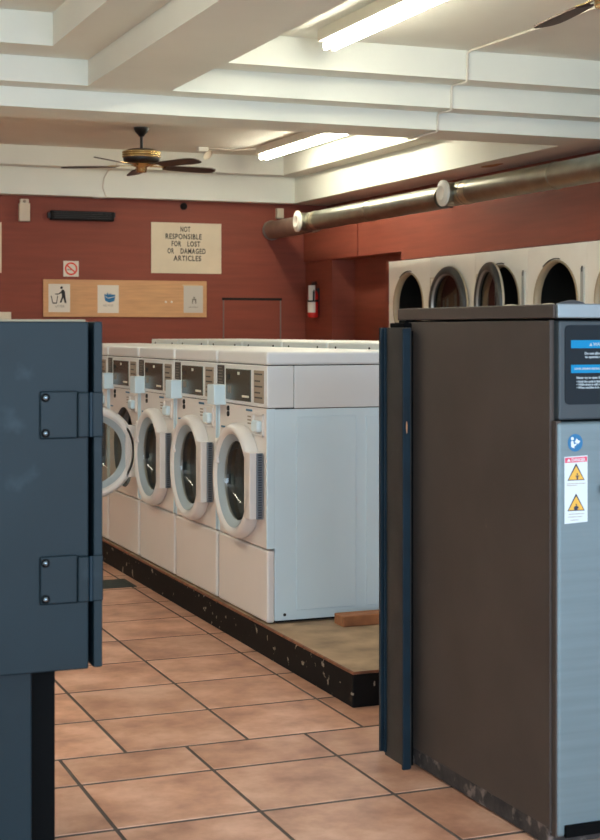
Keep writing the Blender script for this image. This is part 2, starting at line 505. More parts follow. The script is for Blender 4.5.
    m.lathe([(.236, -.002), (.240, .012), (.239, .030), (.233, .045), (.222, .053), (.210, .053), (.200, .047), (.193, .038), (.184, .030), (.172, .018), (.166, .010), (.200, -.004), (.236, -.002)],
            c, (0, -1, 0), 64)
    dr = m.build('door', 'ring_white', w); dr.location = (hx, 0, 0)
    MB().lathe([(.194, .042), (.180, .034), (.168, .024), (.164, .020)], c, (0, -1, 0), 56).build('door_seal', 'seal_pale', dr)
    MB().lathe([(.166, .022), (.158, -.010), (.125, -.050), (.07, -.070), (0, -.077)], c, (0, -1, 0), 48).build('door_glass', 'washer_glass', dr)
    MB().box(DC[0]-hx-.206, DC[0]-hx-.176, -.050, -.004, DC[1]+.055, DC[1]+.165, .008, 3).build('door_handle', 'ring_white', dr)
    m = MB(); m.mi = 0; m.box(lx(.80)-hx, lx(.90)-hx+.006, -.053, -.0045, .412, .680, .003)
    m.build('hinge_cover', 'washer_two', dr)
    m = MB(); m.box(lx(.90)-hx+.006, lx(.90)-hx+.018, -.026, -.001, .414, .678, .001)
    hg = m.build('hinge', 'hinge_steel', w); hg.location = (hx, 0, 0)
    m = MB()
    for k in range(26): m.box(lx(.90)-hx+.017, lx(.90)-hx+.0192, -.021, -.006, .418+k*.0100, .424+k*.0100)
    m.build('hinge_knuckles', 'hinge_pattern', hg)
    # screws on the back sheet
    for (sx, sz) in ((-.2, 1.0), (.2, 1.0)):
        MB().lathe([(0, .004), (.006, .004), (.006, 0)], (sx, WD, sz+.058), (0, 1, 0), 12).build('back_screw', 'ink_black', w)
    return w

ROW1 = ['white front-load washer with its plain side exposed, at the bare end of the platform',
        'white front-load washer in the front row, second from the exposed end, door shut',
        'white front-load washer in the front row, third from the exposed end, beside the open-door washer',
        'white front-load washer with its round door swung wide open into the aisle',
        'white front-load washer just past the open-door one, nearly hidden by the blue machine',
        'white front-load washer sixth along the front row, behind the blue machine',
        'white front-load washer at the far end of the front row by the back wall']
proto = None
for i in range(7):
    if i == 0: o = proto = make_washer(ROW1[0])
    else:
        o = copy_tree(proto); o['label'] = ROW1[i]
        row_two = o if i == 1 else row_two
    o['group'] = 'front row of washers on the platform'
    o.location = (XW, 5.506 + WW/2 + i*PITCH, ZP); o.rotation_euler = (0, 0, -PI/2)
    if i == 3:
        for k in kids(o):
            if k.name.startswith('door'): k.rotation_euler = (0, 0, R(92))
m = MB()
for (x, z, a, b, t) in ((.148, .800, .014, .006, -.5), (.168, .783, .008, .005, -.6), (.198, .772, .006, .010, .3)):
    ca, sa = math.cos(t), math.sin(t)
    pts = [(x + ca*a*math.cos(k*PI/5)*(1+.3*math.sin(3*k)) - sa*b*math.sin(k*PI/5), z + sa*a*math.cos(k*PI/5) + ca*b*math.sin(k*PI/5)*(1+.3*math.cos(2*k))) for k in range(10)]
    MB().prism([(p[0], p[1]) for p in pts], (WW/2-.0022, 0, 0), (0, 1, 0), (0, 0, 1), (1, 0, 0), .0026).build('scuff_mark', 'scuff_grey', proto)
MB().lathe([(0, .004), (.006, .004), (.006, 0)], (WW/2-.003, .075, .035), (1, 0, 0), 12).build('side_screw', 'ink_black', proto)
ROW2 = ['white washer of the rear row, backing onto the washer with the exposed side',
        'white washer of the rear row, second from the exposed platform end, only its top showing',
        'white washer of the rear row, third from the exposed platform end, only its top showing',
        'white washer of the rear row, backing onto the washer with the open door',
        'white washer of the rear row, fifth from the exposed platform end, only its top showing',
        'white washer of the rear row, sixth from the exposed platform end, only its top showing',
        'white washer of the rear row, last before the back wall, only its top showing']
for i in range(7):
    o = copy_tree(row_two); o['label'] = ROW2[i]; o['group'] = 'rear row of washers on the platform'
    o.location = (3.56, 5.56 + WW/2 + i*PITCH, ZP); o.rotation_euler = (0, 0, PI/2)
    o.scale = (1, 1, 1.026)

# ------------------------------------------------------------------ dark machine at the right
XM, YM, YE = 1.94, 3.168, 4.09
mc = thing('laundry_machine', 'tall dark brown laundry machine with steel front and warning stickers', 'laundry machine', (XM+.45, (YM+YE)/2, 0))
def mpart(mb, name, mats, parent=None):
    rel(mc, mb); return mb.build(name, mats, parent or mc)
mpart(MB().box(XM+.012, 2.84, YM+.05, YE-.01, .03, 1.32), 'chassis', 'black_paint')
mpart(MB().box(XM, XM+.012, YM+.024, YE, .052, 1.316, .002), 'side_panel', 'dark_brown_panel')
mpart(MB().box(XM-.0015, XM+.012, YM+.020, YM+.026, .045, 1.317, .001), 'side_trim', 'dark_brown_panel')
mpart(MB().box(XM+.004, XM+.02, YM, YM+.020, .035, 1.067, .001), 'corner_post', 'dark_brown_panel')
mpart(MB().box(XM+.001, 2.83, YM+.03, YE-.005, .006, .053, .002), 'kick_base', 'grime')
mpart(MB().box(XM-.004, 2.85, YM-.002, YE-.03, 1.322, 1.357, .003), 'top_lid', 'dark_brown_panel')
mpart(MB().box(XM+.002, 2.85, YM-.014, YM-.002, 1.322, 1.358, .003), 'lid_front', 'lid_steel')
mpart(MB().box(XM+.006, 2.84, YM-.004, YM+.05, .035, 1.064, .010, 4), 'front_panel', 'front_steel')
mpart(MB().box(XM+.012, 2.84, YM-.001, YM+.05, 1.069, 1.316, .005, 3), 'control_panel', 'panel_front')
def fx(px, py=400): return on_y(px, py, YM)[0]
def fz(py, px=575): return on_y(px, py, YM)[1]
ov = MB().prism([(p[0], p[1]) for p in (lambda a, b, c, d, r: [(a+r-r*math.cos(t), c+r-r*math.sin(t)) for t in (0, .52, 1.05, 1.57)] + [(b-r+r*math.sin(t), c+r-r*math.cos(t)) for t in (0, .52, 1.05, 1.57)] + [(b-r+r*math.cos(t), d-r+r*math.sin(t)) for t in (0, .52, 1.05, 1.57)] + [(a+r-r*math.sin(t), d-r+r*math.cos(t)) for t in (0, .52, 1.05, 1.57)])(fx(564.5), 2.55, fz(404.5), fz(325), .012)],
                 (0, YM-.001, 0), (1, 0, 0), (0, 0, 1), (0, -1, 0), .002)
ov = mpart(ov, 'instruction_overlay', 'overlay')
yo = YM-.003
bx0 = fx(570.3)
def obar(p0, p1): return mpart(MB().box(bx0, bx0+.22, yo-.0006, yo+.0004, fz(p1), fz(p0)), 'blue_bar', 'bright_blue', ov)
obar(340.2, 348.2); obar(364.8, 373)
mpart(MB().prism([(fx(588.5), fz(346)), (fx(588.5)+.009, fz(346)), (fx(588.5)+.0045, fz(342.8))], (0, yo-.0006, 0), (1, 0, 0), (0, 0, 1), (0, -1, 0), .0005), 'alert_symbol', 'overlay_text', ov)
mpart(letters_y(MB(), 'WARNING', .0115, fx(588.5)+.011, yo-.0008, fz(345.8), depth=.0003, align='LEFT', bold=.0002), 'lettering', 'overlay_text', ov)
mpart(letters_y(MB(), 'Do not allow children', .0090, fx(584), yo-.0004, fz(354.6), depth=.0003, align='LEFT', bold=.0003), 'lettering', 'overlay_text', ov)
mpart(letters_y(MB(), 'to operate machine', .0090, fx(584.4), yo-.0004, fz(358.1), depth=.0003, align='LEFT', bold=.0003), 'lettering', 'overlay_text', ov)
mpart(letters_y(MB(), 'DOOR OPENING INSTRUCTIONS', .0062, fx(573.8), yo-.0008, fz(369.6), depth=.0003, align='LEFT', bold=.0003), 'lettering', 'overlay_text', ov)
mpart(letters_y(MB(), 'Never try to open the door', .0082, fx(575.8), yo-.0004, fz(378.8), depth=.0003, align='LEFT', bold=.0003), 'lettering', 'overlay_text', ov)
for k, s in enumerate(('\u2022 Until the cycle is finished', '\u2022 While drum is still rotating', '\u2022 When machine is in use')):
    mpart(letters_y(MB(), s, .0076, fx(575.8), yo-.0004, fz(382.6+3.0*k), depth=.0003, align='LEFT', bold=.0003), 'lettering', 'overlay_text', ov)
# stickers on the steel front: things stuck to the machine are its parts
ys = YM-.0045
def stk(mb, name, mats, parent=None): return mpart(mb, name, mats, parent)
def pr(mb, pts, dy=0, d=.0006): return mb.prism(pts, (0, ys-dy, 0), (1, 0, 0), (0, 0, 1), (0, -1, 0), d)
cx_, cz_ = fx(574.2), fz(442.6); rr = (fz(433.8)-fz(451.4))/2
rs = stk(pr(MB(), disc_pts(cx_, cz_, rr, 40, rx=rr*.98)), 'manual_sticker', 'sign_blue')
m = MB()
pr(m, disc_pts(cx_-.0085, cz_+.0105, .0042, 16), .0005)
pr(m, [(cx_-.0125, cz_+.004), (cx_-.006, cz_+.0045), (cx_-.004, cz_-.004), (cx_+.004, cz_-.0015), (cx_+.004, cz_-.005), (cx_-.003, cz_-.009), (cx_-.003, cz_-.014), (cx_-.012, cz_-.010)], .0005)
pr(m, [(cx_-.002, cz_+.002), (cx_+.004, cz_+.011), (cx_+.008, cz_+.006), (cx_+.014, cz_+.004), (cx_+.009, cz_-.003), (cx_+.003, cz_-.001)], .0005)
stk(m, 'reader_symbol', 'sign_white', rs)
a, b = fx(563.4), fx(586.4)
ds = stk(pr(MB(), [(a, fz(523.2)), (b, fz(522)), (b, fz(455.5)), (a, fz(456.5))]), 'danger_sticker', 'sign_white')
ta, tb = a+.0015, b-.0015
hd = stk(pr(MB(), [(ta, fz(462.5)), (tb, fz(461.8)), (tb, fz(456.6)), (ta, fz(457.4))], .0004), 'danger_heading', 'sign_pink', ds)
m = MB(); letters_y(m, 'DANGER', .0115, ta+(tb-ta)*.60, ys-.0012, fz(461.2), depth=.0003, bold=.0002, xs=.86)
stk(m, 'lettering', 'sign_white', hd)
stk(pr(MB(), [(ta+.005, fz(461.3)), (ta+.016, fz(461.2)), (ta+.0105, fz(458.2))], .0010, .0005), 'alert_symbol', 'sign_white', hd)
for (pt, pb) in ((463.6, 480.2), (493.8, 510.6)):
    xc = (a+b)/2; zt, zb = fz(pt), fz(pb); hw = .0250
    t = stk(pr(MB(), [(xc-hw, zb), (xc+hw, zb), (xc+.001, zt), (xc-.001, zt)], .0004), 'warning_triangle', 'sign_navy', ds)
    stk(pr(MB(), [(xc-hw+.0032, zb+.0022), (xc+hw-.0032, zb+.0022), (xc, zt-.0055)], .0010, .0004), 'triangle_fill', 'sign_yellow', t)
    m = MB(); xp = xc+.003 if pt < 480 else xc
    pr(m, disc_pts(xp, zb+.0155, .0021, 10), .0014, .0004)
    pr(m, [(xp-.0022, zb+.003), (xp+.0022, zb+.003), (xp+.0022, zb+.009), (xp+.005, zb+.010), (xp+.005, zb+.012), (xp-.005, zb+.012), (xp-.005, zb+.010), (xp-.0022, zb+.009)] if pt < 480 else
          [(xp-.006, zb+.0025), (xp+.004, zb+.0025), (xp+.004, zb+.007), (xp+.009, zb+.005), (xp+.004, zb+.0125), (xp-.002, zb+.0125), (xp-.007, zb+.009)], .0014, .0004)
    stk(m, 'figure_symbol', 'sign_navy', t)
m = MB()
for (pp, f0, f1) in ((483.0, .1, .9), (484.8, .1, .55), (513.4, .18, .85), (516.2, .15, .75), (519.4, .25, .6)):
    pr(m, [(a+(b-a)*f0, fz(pp+.6)), (a+(b-a)*f1, fz(pp+.6)), (a+(b-a)*f1, fz(pp)), (a+(b-a)*f0, fz(pp))], .0004)
stk(m, 'fine_print', 'label_grey', ds)
mpart(MB().box(fx(599), fx(599)+.03, YM-.03, YM-.003, fz(493, 599), fz(484.5, 599), .003), 'latch', 'black_paint')
m = MB(); m.box(fx(563.5), 2.80, YM-.012, YM, .035, fz(826, 564)+.003, .002)
mpart(m, 'toe_grille', 'black_paint')
m = MB(); m.cyl((XM+.045, YM+.07, 0), (XM+.045, YM+.07, .04), .022).cyl((2.78, YM+.07, 0), (2.78, YM+.07, .04), .022).cyl((XM+.045, YE-.06, 0), (XM+.045, YE-.06, .04), .022).cyl((2.78, YE-.06, 0), (2.78, YE-.06, .04), .022)
mpart(m, 'foot', 'black_paint')
# rear channel with blue flanges
rc = mpart(MB().box(1.908, 1.922, 3.935, 4.09, .0, 1.300, .001), 'rear_channel', 'channel_web')
mpart(MB().box(1.890, 1.914, 3.925, 3.935, .0, 1.297, .001), 'channel_flange', 'blue_edge', rc)
mpart(MB().box(1.8945, 1.922, 4.090, 4.104, .012, 1.300, .001), 'channel_flange', 'blue_edge', rc)
mpart(MB().box(1.9005, 1.908, 4.076, 4.080, .012, 1.300, .001), 'channel_lip', 'blue_edge', rc)
mpart(MB().box(1.922, XM, 3.96, 4.09, .0, 1.29), 'spacer', 'black_paint', rc)
m = MB().prism(disc_pts(0, 0, .018, 16, rx=.0022), (1.902, 3.9245, 1.006), (1, 0, 0), (0, 0, 1), (0, 1, 0), .002)
mpart(m, 'paint_chip', 'chip_wood', rc)
mpart(MB().box(1.915, 1.975, 3.97, 4.07, 1.300, 1.314, .003).box(1.93, 1.965, 3.99, 4.04, 1.312, 1.322, .003), 'hinge_cap', 'black_paint', rc)

# two soft bits lying on top of that machine
def lump(name, mname, label, c, s, seed):
    rnd = random.Random(seed)
    bm2 = bmesh.new(); bmesh.ops.create_icosphere(bm2, subdivisions=3, radius=1)
    for v in bm2.verts:
        k = 1 + .10*math.sin(5*v.co.x+seed)+.08*math.sin(7*v.co.y+2*seed)
        v.co = Vector((v.co.x*s[0]*k, v.co.y*s[1]*k, max(v.co.z, -.15)*s[2]*(1 + .12*math.sin(6*v.co.x*1.3+seed))))
    for f in bm2.faces: f.smooth = True
    mb = MB(); mb.merge(bm2, Matrix.Translation(c))
    zmin = min(v.co.z for v in mb.bm.verts)
    bmesh.ops.translate(mb.bm, vec=(0, 0, 1.3572-zmin), verts=mb.bm.verts)
    return tag(mb.build(name, mname, None, loc=(c[0], c[1], 1.3572)), label, 'cloth')
def topx(px, Y): return on_y(px, 300, Y)[0]
lump('folded_cloth', 'cloth_blue_grey', 'dark blue-grey cloth bundle lying on the laundry machine above its steel lid front', (topx(570, 3.5), 3.5, 1.37), (.034, .06, .014), 1.0)
lump('folded_cloth', 'cloth_cream', 'small cream cloth beside the blue-grey bundle on the laundry machine top', (topx(549, 3.62), 3.62, 1.37), (.014, .05, .009), 2.0)
lump('folded_cloth', 'cloth_cream', 'cream cloth lying alone on the laundry machine top below the ajar dryer door', (topx(511, 3.75), 3.75, 1.37), (.018, .05, .008), 3.3)

# ------------------------------------------------------------------ blue machine at the left
YL = 3.20
bl = thing('blue_laundry_machine', 'dark blue steel machine with two bolted hinges on a pedestal', 'laundry machine', (.30, 3.6, 0))
def lp(mb, name, mats, parent=None):
    rel(bl, mb); return mb.build(name, mats, parent or bl)
def qx(px, Y=YL): return on_y(px, 400, Y)[0]
def qz(py, px=50, Y=YL): return on_y(px, py, Y)[1]
zt, zb = qz(321.5), qz(672)
lp(MB().box(-.35, .755, YL+.045, 4.05, zb-.0, zt-.004, .003), 'cabinet', 'black_paint')
lp(MB().box(-.33, qx(88.6), YL, YL+.03, zb, zt, .003), 'hinged_panel', 'teal_blue')
lp(MB().box(qx(93.6), qx(102.2), YL-.002, YL+.10, zb+.002, zt, .002).box(.70, qx(94), YL+.085, YL+.10, zb+.002, zt), 'frame_post', 'teal_blue')
lp(MB().box(-.35, qx(89), YL+.03, 4.05, zt-.002, zt+.005, .002), 'top_plate', 'plate_tan')
for (y0, y1) in ((391.5, 438.5), (556.5, 604)):
    z1, z0 = qz(y0), qz(y1)
    h_ = lp(MB().box(qx(39.5), qx(78), YL-.007, YL, z0-.001, z1+.001, .0045, 3), 'hinge_plate', 'teal_blue')
    lp(MB().box(qx(76.5), qx(87.6), YL-.016, YL-.001, z0+.001, z1-.002, .004, 3), 'hinge_barrel', 'teal_blue', h_)
    lp(MB().cyl((qx(90.2), YL-.006, z0+.002), (qx(90.2), YL-.006, z1-.003), .0045, 16), 'hinge_pin', 'blue_edge', h_)
    lp(MB().box(qx(91.6), qx(102.2), YL-.010, YL-.001, z0+.001, z1-.002, .003), 'hinge_leaf', 'teal_blue', h_)
    for yy in (y0+6.0, y1-5.5):
        zc = qz(yy)
        lp(MB().lathe([(.0095, 0), (.0095, .002), (.0062, .0025)], (qx(44.8), YL-.007, zc), (0, -1, 0), 24, False), 'washer_ring', 'black_paint', h_)
        lp(MB().lathe([(.0066, .0), (.0066, .003), (.0048, .006), (0, .0072)], (qx(44.8), YL-.007, zc), (0, -1, 0), 24), 'bolt', 'bolt_steel', h_)
lp(MB().box(-.33, qx(32, 3.27), 3.27, 3.95, 0, zb, .004), 'pedestal', 'teal_blue')
lp(MB().box(.60, qx(55, 3.33), 3.33, 3.93, 0, zb, .002), 'support_leg', 'black_paint')

# ------------------------------------------------------------------ stacked dryers
XD, DP, DHT = 5.61, .80, 1.905
def make_dryer():
    d = thing('stacked_dryer', 'x', 'dryer')
    h = DP/2
    m = MB()
    UC, LC, RD = (0, 1.50), (0, .60), .285
    plate_with_hole(m, -h+.002, h-.002, 1.045, DHT, UC, RD, 0, .03)
    plate_with_hole(m, -h+.002, h-.002, .14, 1.04, LC, RD, 0, .03)
    m.box(-h+.002, h-.002, .02, .03, .0, .14)
    m.build('front_panel', 'cream_enamel', d)
    m = MB(); m.box(-h+.004, -h+.02, .03, 1.0, 0, DHT-.004); m.box(h-.02, h-.004, .03, 1.0, 0, DHT-.004); m.box(-h+.01, h-.01, .98, 1.0, 0, DHT-.004); m.box(-h+.01, h-.01, .03, 1.0, DHT-.02, DHT-.004)
    m.build('cabinet', 'cream_enamel', d)
    for c in (UC, LC):
        MB().lathe([(RD+.014, -.004), (RD+.012, -.010), (RD, -.010), (RD-.003, .03), (RD-.004, .045)], (c[0], 0, c[1]), (0, 1, 0), 56).build('opening_ring', 'tunnel', d)
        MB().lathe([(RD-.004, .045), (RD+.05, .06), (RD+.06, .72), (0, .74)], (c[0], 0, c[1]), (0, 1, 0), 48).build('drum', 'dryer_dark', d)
        m = MB(); m.lathe([(RD+.018, -.006), (RD+.026, -.006), (RD+.026, .002), (RD+.018, .002)], (c[0], 0, c[1]), (0, 1, 0), 24, close=True, sweep=(R(-34), R(12)))
        m.build('gasket_arc', 'dryer_gasket', d)
    return d, UC, LC, RD
def add_door(d, c, RD, ang, z_off=0):
    """round glazed dryer door hung at the far side"""
    hx = -RD-.03
    cc = (c[0]-hx, 0, c[1])
    m = MB(); m.lathe([(RD+.02, -.004), (RD+.030, .012), (RD+.028, .034), (RD+.012, .050), (RD-.012, .054), (RD-.030, .046), (RD-.038, .030), (RD-.040, .0), (RD+.02, -.004)], cc, (0, -1, 0), 64)
    dr = m.build('door', 'dryer_gasket', d); dr.location = (hx, -.012, 0); dr.rotation_euler = (0, 0, ang)
    MB().lathe([(RD+.032, .004), (RD+.034, .012), (RD+.032, .020)], cc, (0, -1, 0), 64).build('door_trim', 'cream_ring', dr)
    MB().lathe([(RD-.030, .047), (RD-.036, .040), (RD-.040, .030)], cc, (0, -1, 0), 64).build('door_inner_rim', 'grey_strip', dr)
    MB().lathe([(RD-.038, .012), (RD-.06, .004), (0, .002)], cc, (0, -1, 0), 48).build('door_glass', 'dryer_glass', dr)
    return dr
dp, UC, LC, RD = make_dryer()
DL = ['cream stacked dryer at the recess end of the row, its round opening dark and doorless',
      'cream stacked dryer second from the wall recess, its round glass door shut',
      'cream stacked dryer with its round glass door standing ajar',
      'cream stacked dryer with a doorless opening, between the ajar-door dryer and the frame edge',
      'cream stacked dryer last along the row, cut by the edge of the photo']
for i in range(5):
    d = dp if i == 0 else copy_tree(dp)
    d['label'] = DL[i]; d['group'] = 'stacked dryers in a row along the red wall'
    d.location = (XD, 11.94 - DP/2 - i*DP, 0); d.rotation_euler = (0, 0, -PI/2)
    d.scale = (1, 1, 1)
for i, d in enumerate([o for o in COL.objects if o.name.startswith('stacked_dryer')]):
    if i == 1:
        add_door(d, UC, RD, 0); add_door(d, LC, RD, 0)
    elif i == 2:
        add_door(d, UC, RD, R(-11)); add_door(d, LC, RD, 0)
    else:
        add_door(d, LC, RD, 0)
    if i in (1, 2):
        m = MB(); m.box(-.385, -.379, -.002, .004, 1.45, 1.735); m.box(-.385, -.31, -.002, .004, 1.729, 1.735)
        m.build('latch_recess', 'cream_ring', d)
    if i in (2, 3):
        m = MB(); m.box(.335, .375, -.012, .004, 1.08, 1.73, .003)
        hs_ = m.build('hinge_strip', 'lip_white', d)
        MB().box(.355, .365, -.016, -.008, 1.70, 1.74).build('strip_bracket', 'dryer_gasket', hs_)

# ------------------------------------------------------------------ exhaust ducts under the ceiling
XDU, ZDU, RDU = 5.20, 2.322, .088
def duct(label, y0, y1, zc, stub_y, brown=False):
    t = thing('exhaust_duct', label, 'duct', (XDU, stub_y, zc))
    def dpart(mb, name, mats, par=None): rel(t, mb); return mb.build(name, mats, par or t)
    if brown:
        dpart(MB().cyl((XDU+.085, stub_y+.09, zc), (XDU+.085, y1, zc), RDU+.002, 32), 'painted_pipe', 'duct_brown')
        dpart(MB().lathe([(RDU-.004, 0), (RDU+.012, 0), (RDU+.012, .02), (RDU-.004, .02)], (XDU+.085, y1-.03, zc), (0, 1, 0), 32, False), 'wall_collar', 'duct_metal')
    dpart(MB().cyl((XDU, y0, zc), (XDU, stub_y+.12, zc), RDU, 40), 'pipe', 'duct_metal')
    st = dpart(MB().cyl((XDU-.13, stub_y, zc), (XDU, stub_y, zc), RDU-.006, 36), 'stub', 'duct_metal')
    dpart(MB().lathe([(0, .012), (.045, .012), (.050, .018), (.058, .018), (.064, .010), (.088, .010), (.099, .004), (.099, -.010), (.080, -.012)], (XDU-.13, stub_y, zc), (-1, 0, 0), 40), 'end_cap', 'cap_white', st)
    dpart(MB().lathe([(RDU+.0015, -.24), (RDU+.002, -.10)], (XDU, stub_y, zc), (0, 1, 0), 40), 'foil_tape', 'duct_foil')
    yy = stub_y - .14
    while yy > y0+.3:
        dpart(MB().lathe([(RDU, -.012), (RDU+.005, -.006), (RDU+.005, .006), (RDU, .012)], (XDU, yy, zc), (0, 1, 0), 40), 'joint_band', 'duct_metal')
        yy -= 1.25
    for hy in [q for q in (y0+.7, y0+2.2, y0+3.9) if q < y1-.3]:
        m = MB(); m.box(XDU+RDU-.01, XS-.002, hy-.015, hy+.015, zc-.012, zc+.012)
        dpart(m, 'wall_bracket', 'dark_trim')
    return t
duct('exhaust duct that turns brown where it meets the back wall, white end cap', 10.08, YB, ZDU-.012, 12.79, True)
duct('shiny exhaust duct running above the dryers, its white end cap over the ajar dryer door', 4.0, 9.88, ZDU-.004, 9.85)

# ------------------------------------------------------------------ fluorescent lights
def light_fixture(label, x, y1, ln, z=CE, n=2):
    t = thing('fluorescent_light', label, 'ceiling light', (x, y1-ln/2, z), 0, 'fluorescent ceiling lights')
    hl = ln/2
    MB().box(-.075, .075, -hl, hl, -.070, 0, .005).build('channel', 'channel_white', t)
    segs = 2 if ln > 1.5 else 1
    sl = ln/segs
    for k in range(segs):
        a = -hl + k*sl; b = a+sl
        for s in (-1, 1):
            MB().cyl((s*.0265, a+.02, -.094), (s*.0265, b-.02, -.094), .021, 20).build('tube', 'tube_light', t)
        for yy in (a+.006, b-.006):
            for s in (-1, 1):
                MB().box(s*.0265-.014, s*.0265+.014, yy-.006, yy+.006, -.118, -.066, .003).build('socket', 'channel_white', t)
    return t
light_fixture('twin tube fluorescent fixture on the near ceiling bay, above the steel front machine', 3.31, 7.85, 2.44)
light_fixture('twin tube fluorescent fixture in the far ceiling bay by the ceiling fan', 4.85, 13.10, 2.52)
light_fixture('twin tube fluorescent fixture in the far bay beyond the blue machine', .85, 12.0, 2.44)
light_fixture('twin tube fluorescent fixture in the bay above the blue machine', -.10, 6.4, 2.44)

# ------------------------------------------------------------------ ceiling fans
def make_fan(label, x, y, a0, zb=2.69, nb=5, rs=1.0):
    t = thing('ceiling_fan', label, 'ceiling fan', (x, y, CE))
    d = zb-CE
    MB().lathe([(0, -.075), (.022, -.075), (.030, -.062), (.055, -.035), (.066, -.006), (.066, 0), (0, 0)], (0, 0, 0), (0, 0, 1), 32).build('canopy', 'fan_black', t)
    MB().cyl((0, 0, -.20), (0, 0, -.07), .013, 16).build('downrod', 'fan_black', t)
    mo = MB().lathe([(0, d+.155), (.05, d+.150), (.12, d+.142), (.150, d+.125), (.155, d+.10), (.155, d+.055), (.145, d+.035), (.10, d+.020), (0, d+.016)], (0, 0, 0), (0, 0, 1), 48).build('motor', 'fan_black', t)
    for zz in (.118, .100, .080):
        MB().lathe([(.155, d+zz-.009), (.166, d+zz-.004), (.166, d+zz+.004), (.155, d+zz+.009)], (0, 0, 0), (0, 0, 1), 48).build('brass_band', 'brass', mo)
    MB().lathe([(.10, d+.024), (.075, d+.004), (.046, d-.008), (.046, d-.038), (.040, d-.050), (0, d-.054)], (0, 0, 0), (0, 0, 1), 40).build('switch_housing', 'brass', t)
    for k in range(nb):
        a = a0 + k*2*PI/nb
        M = Matrix.Rotation(a, 4, 'Z') @ Matrix.Rotation(R(-11), 4, 'X') @ Matrix.Diagonal((rs, 1, 1, 1))
        m = MB()
        out = [(.20, .045), (.26, .060), (.52, .072), (.60, .068), (.64, .048), (.655, 0), (.64, -.048), (.60, -.068), (.52, -.072), (.26, -.060), (.20, -.045)]
        m.prism(out, (0, 0, -.004), (1, 0, 0), (0, 1, 0), (0, 0, 1), .008)
        bmesh.ops.transform(m.bm, matrix=Matrix.Translation((0, 0, d)) @ M, verts=m.bm.verts)
        b = m.build('blade', 'blade_wood', t)
        m = MB(); m.prism([(.075, .016), (.17, .012), (.20, .030), (.265, .030), (.265, -.030), (.20, -.030), (.17, -.012), (.075, -.016)], (0, 0, .004), (1, 0, 0), (0, 1, 0), (0, 0, 1), .006)
        bmesh.ops.transform(m.bm, matrix=Matrix.Translation((0, 0, d)) @ M, verts=m.bm.verts)
        m.build('blade_arm', 'brass', b)
    return t
# blade bearing measured against the camera direction
make_fan('five blade brass and dark wood ceiling fan hanging near the back wall', 3.41, 12.2, -YAW + R(174), rs=1.07)
make_fan('dark fan blade reaching into the top corner of the photo beside the near light', 3.525, 5.35, R(82.7), zb=2.71, nb=4)

# ------------------------------------------------------------------ conduit, cables and small ceiling things
XC = 4.335
m = MB(); r = .008
m.tube([(4.38, 5.6, CE-.008), (4.37, 7.3, CE-.008), (XC, 8.05, CE-.008), (XC, 8.088, CE-.02), (XC, 8.09, S1+.01), (XC, 8.10, S1-.008), (XC, 8.28, S1-.008), (XC, 8.298, S1-.03),
        (XC, 8.30, S2+.01), (XC, 8.31, S2-.008), (XC, 8.47, S2-.008), (XC, 8.488, S2-.02), (XC, 8.49, S3+.01), (XC, 8.50, S3-.008), (XC, 8.86, S3-.008), (XC, 8.915, S3-.004)], r, 8)
tag(m.build('hanging_cable', 'cable_white', None, loc=(XC, 8.1, CE)), 'white painted cable running down the stepped ceiling beam', 'cable')
bxp = on_y(107, 170, 13.91)
m = MB()
p0 = on_y(108, 168, 13.912); p1 = on_y(104, 178, 13.912); p2 = on_y(105, 198, 13.912)
m.tube([(p0[0]+.05, 13.72, S1+.06), (p0[0]+.02, 13.725, S1+.005), (p0[0], 13.90, S1-.006), (p1[0], 13.914, p1[1]), (p1[0]-.01, 13.914, (p1[1]+p2[1])/2), (p2[0]+.01, 13.914, p2[1]+.02), (p2[0]+.02, 13.915, S3-.006), (p2[0]-.06, 13.93, S3-.008), (p2[0]-.10, 13.98, S3-.006)], .007, 8)
tag(m.build('hanging_cable', 'cable_white', None, loc=(p1[0], 13.91, 2.7)), 'thin white cable looping down the back beam below the fan', 'cable')
jb = thing('junction_box', 'small white junction box with loose cover on the ceiling past the fan', 'junction box', (4.31, 13.3, CE))
MB().box(-.05, .05, -.04, .04, -.045, 0, .006).build('box_body', 'cap_white', jb)
MB().lathe([(0, .0), (.045, .004), (.052, .014)], (.03, -.05, -.07), (.3, -.6, -.5), 20).build('loose_cover', 'lid_cream', jb)
MB().tube([(.05, 0, -.012), (.20, -.02, -.010), (.40, -.10, -.010), (.52, -.2, -.010)], .007, 8).build('wire', 'cable_white', jb)
# faint stain on the ceiling band
yx = on_x(492, 167, 5.0)
zst = S3
stp = []
for k in range(18):
    a = 2*PI*k/18; stp.append((.045*math.cos(a)*(1+.2*math.sin(3*a)), .16*math.sin(a)))
u_ = (492-CX)/F; zz_ = (S3-EYE)*F/(HZ-165.5); 
tag(MB().prism(stp, (zz_*(SN+CS*u_), zz_*(CS-SN*u_), S3-.0012), (1, 0, 0), (0, 1, 0), (0, 0, 1), .001).build('damp_patch', 'stain_brown', None), 'small orange-brown damp patch under the ceiling band above the duct', 'damp patch')

# ------------------------------------------------------------------ back wall furnishings
def bw(px, py): return on_y(px, py, YB)
def wall_panel(px0, px1, py0, py1, th=.008, mb=None, off=0, bev=.001):
    c = (px0+px1)/2
    x0, x1 = bw(px0, 0)[0], bw(px1, 0)[0]
    z1, z0 = bw(c, py0)[1], bw(c, py1)[1]
    mb = mb or MB(); mb.box(x0, x1, YB-off-th-.001, YB-off-.001, z0, z1, bev); return mb, x0, x1, z0, z1
def wthing(name, label, cat, px, py):
    x, z = bw(px, py); return thing(name, label, cat, (x, YB, z))
def wp(t, mb, name, mats, par=None): rel(t, mb); return mb.build(name, mats, par or t)

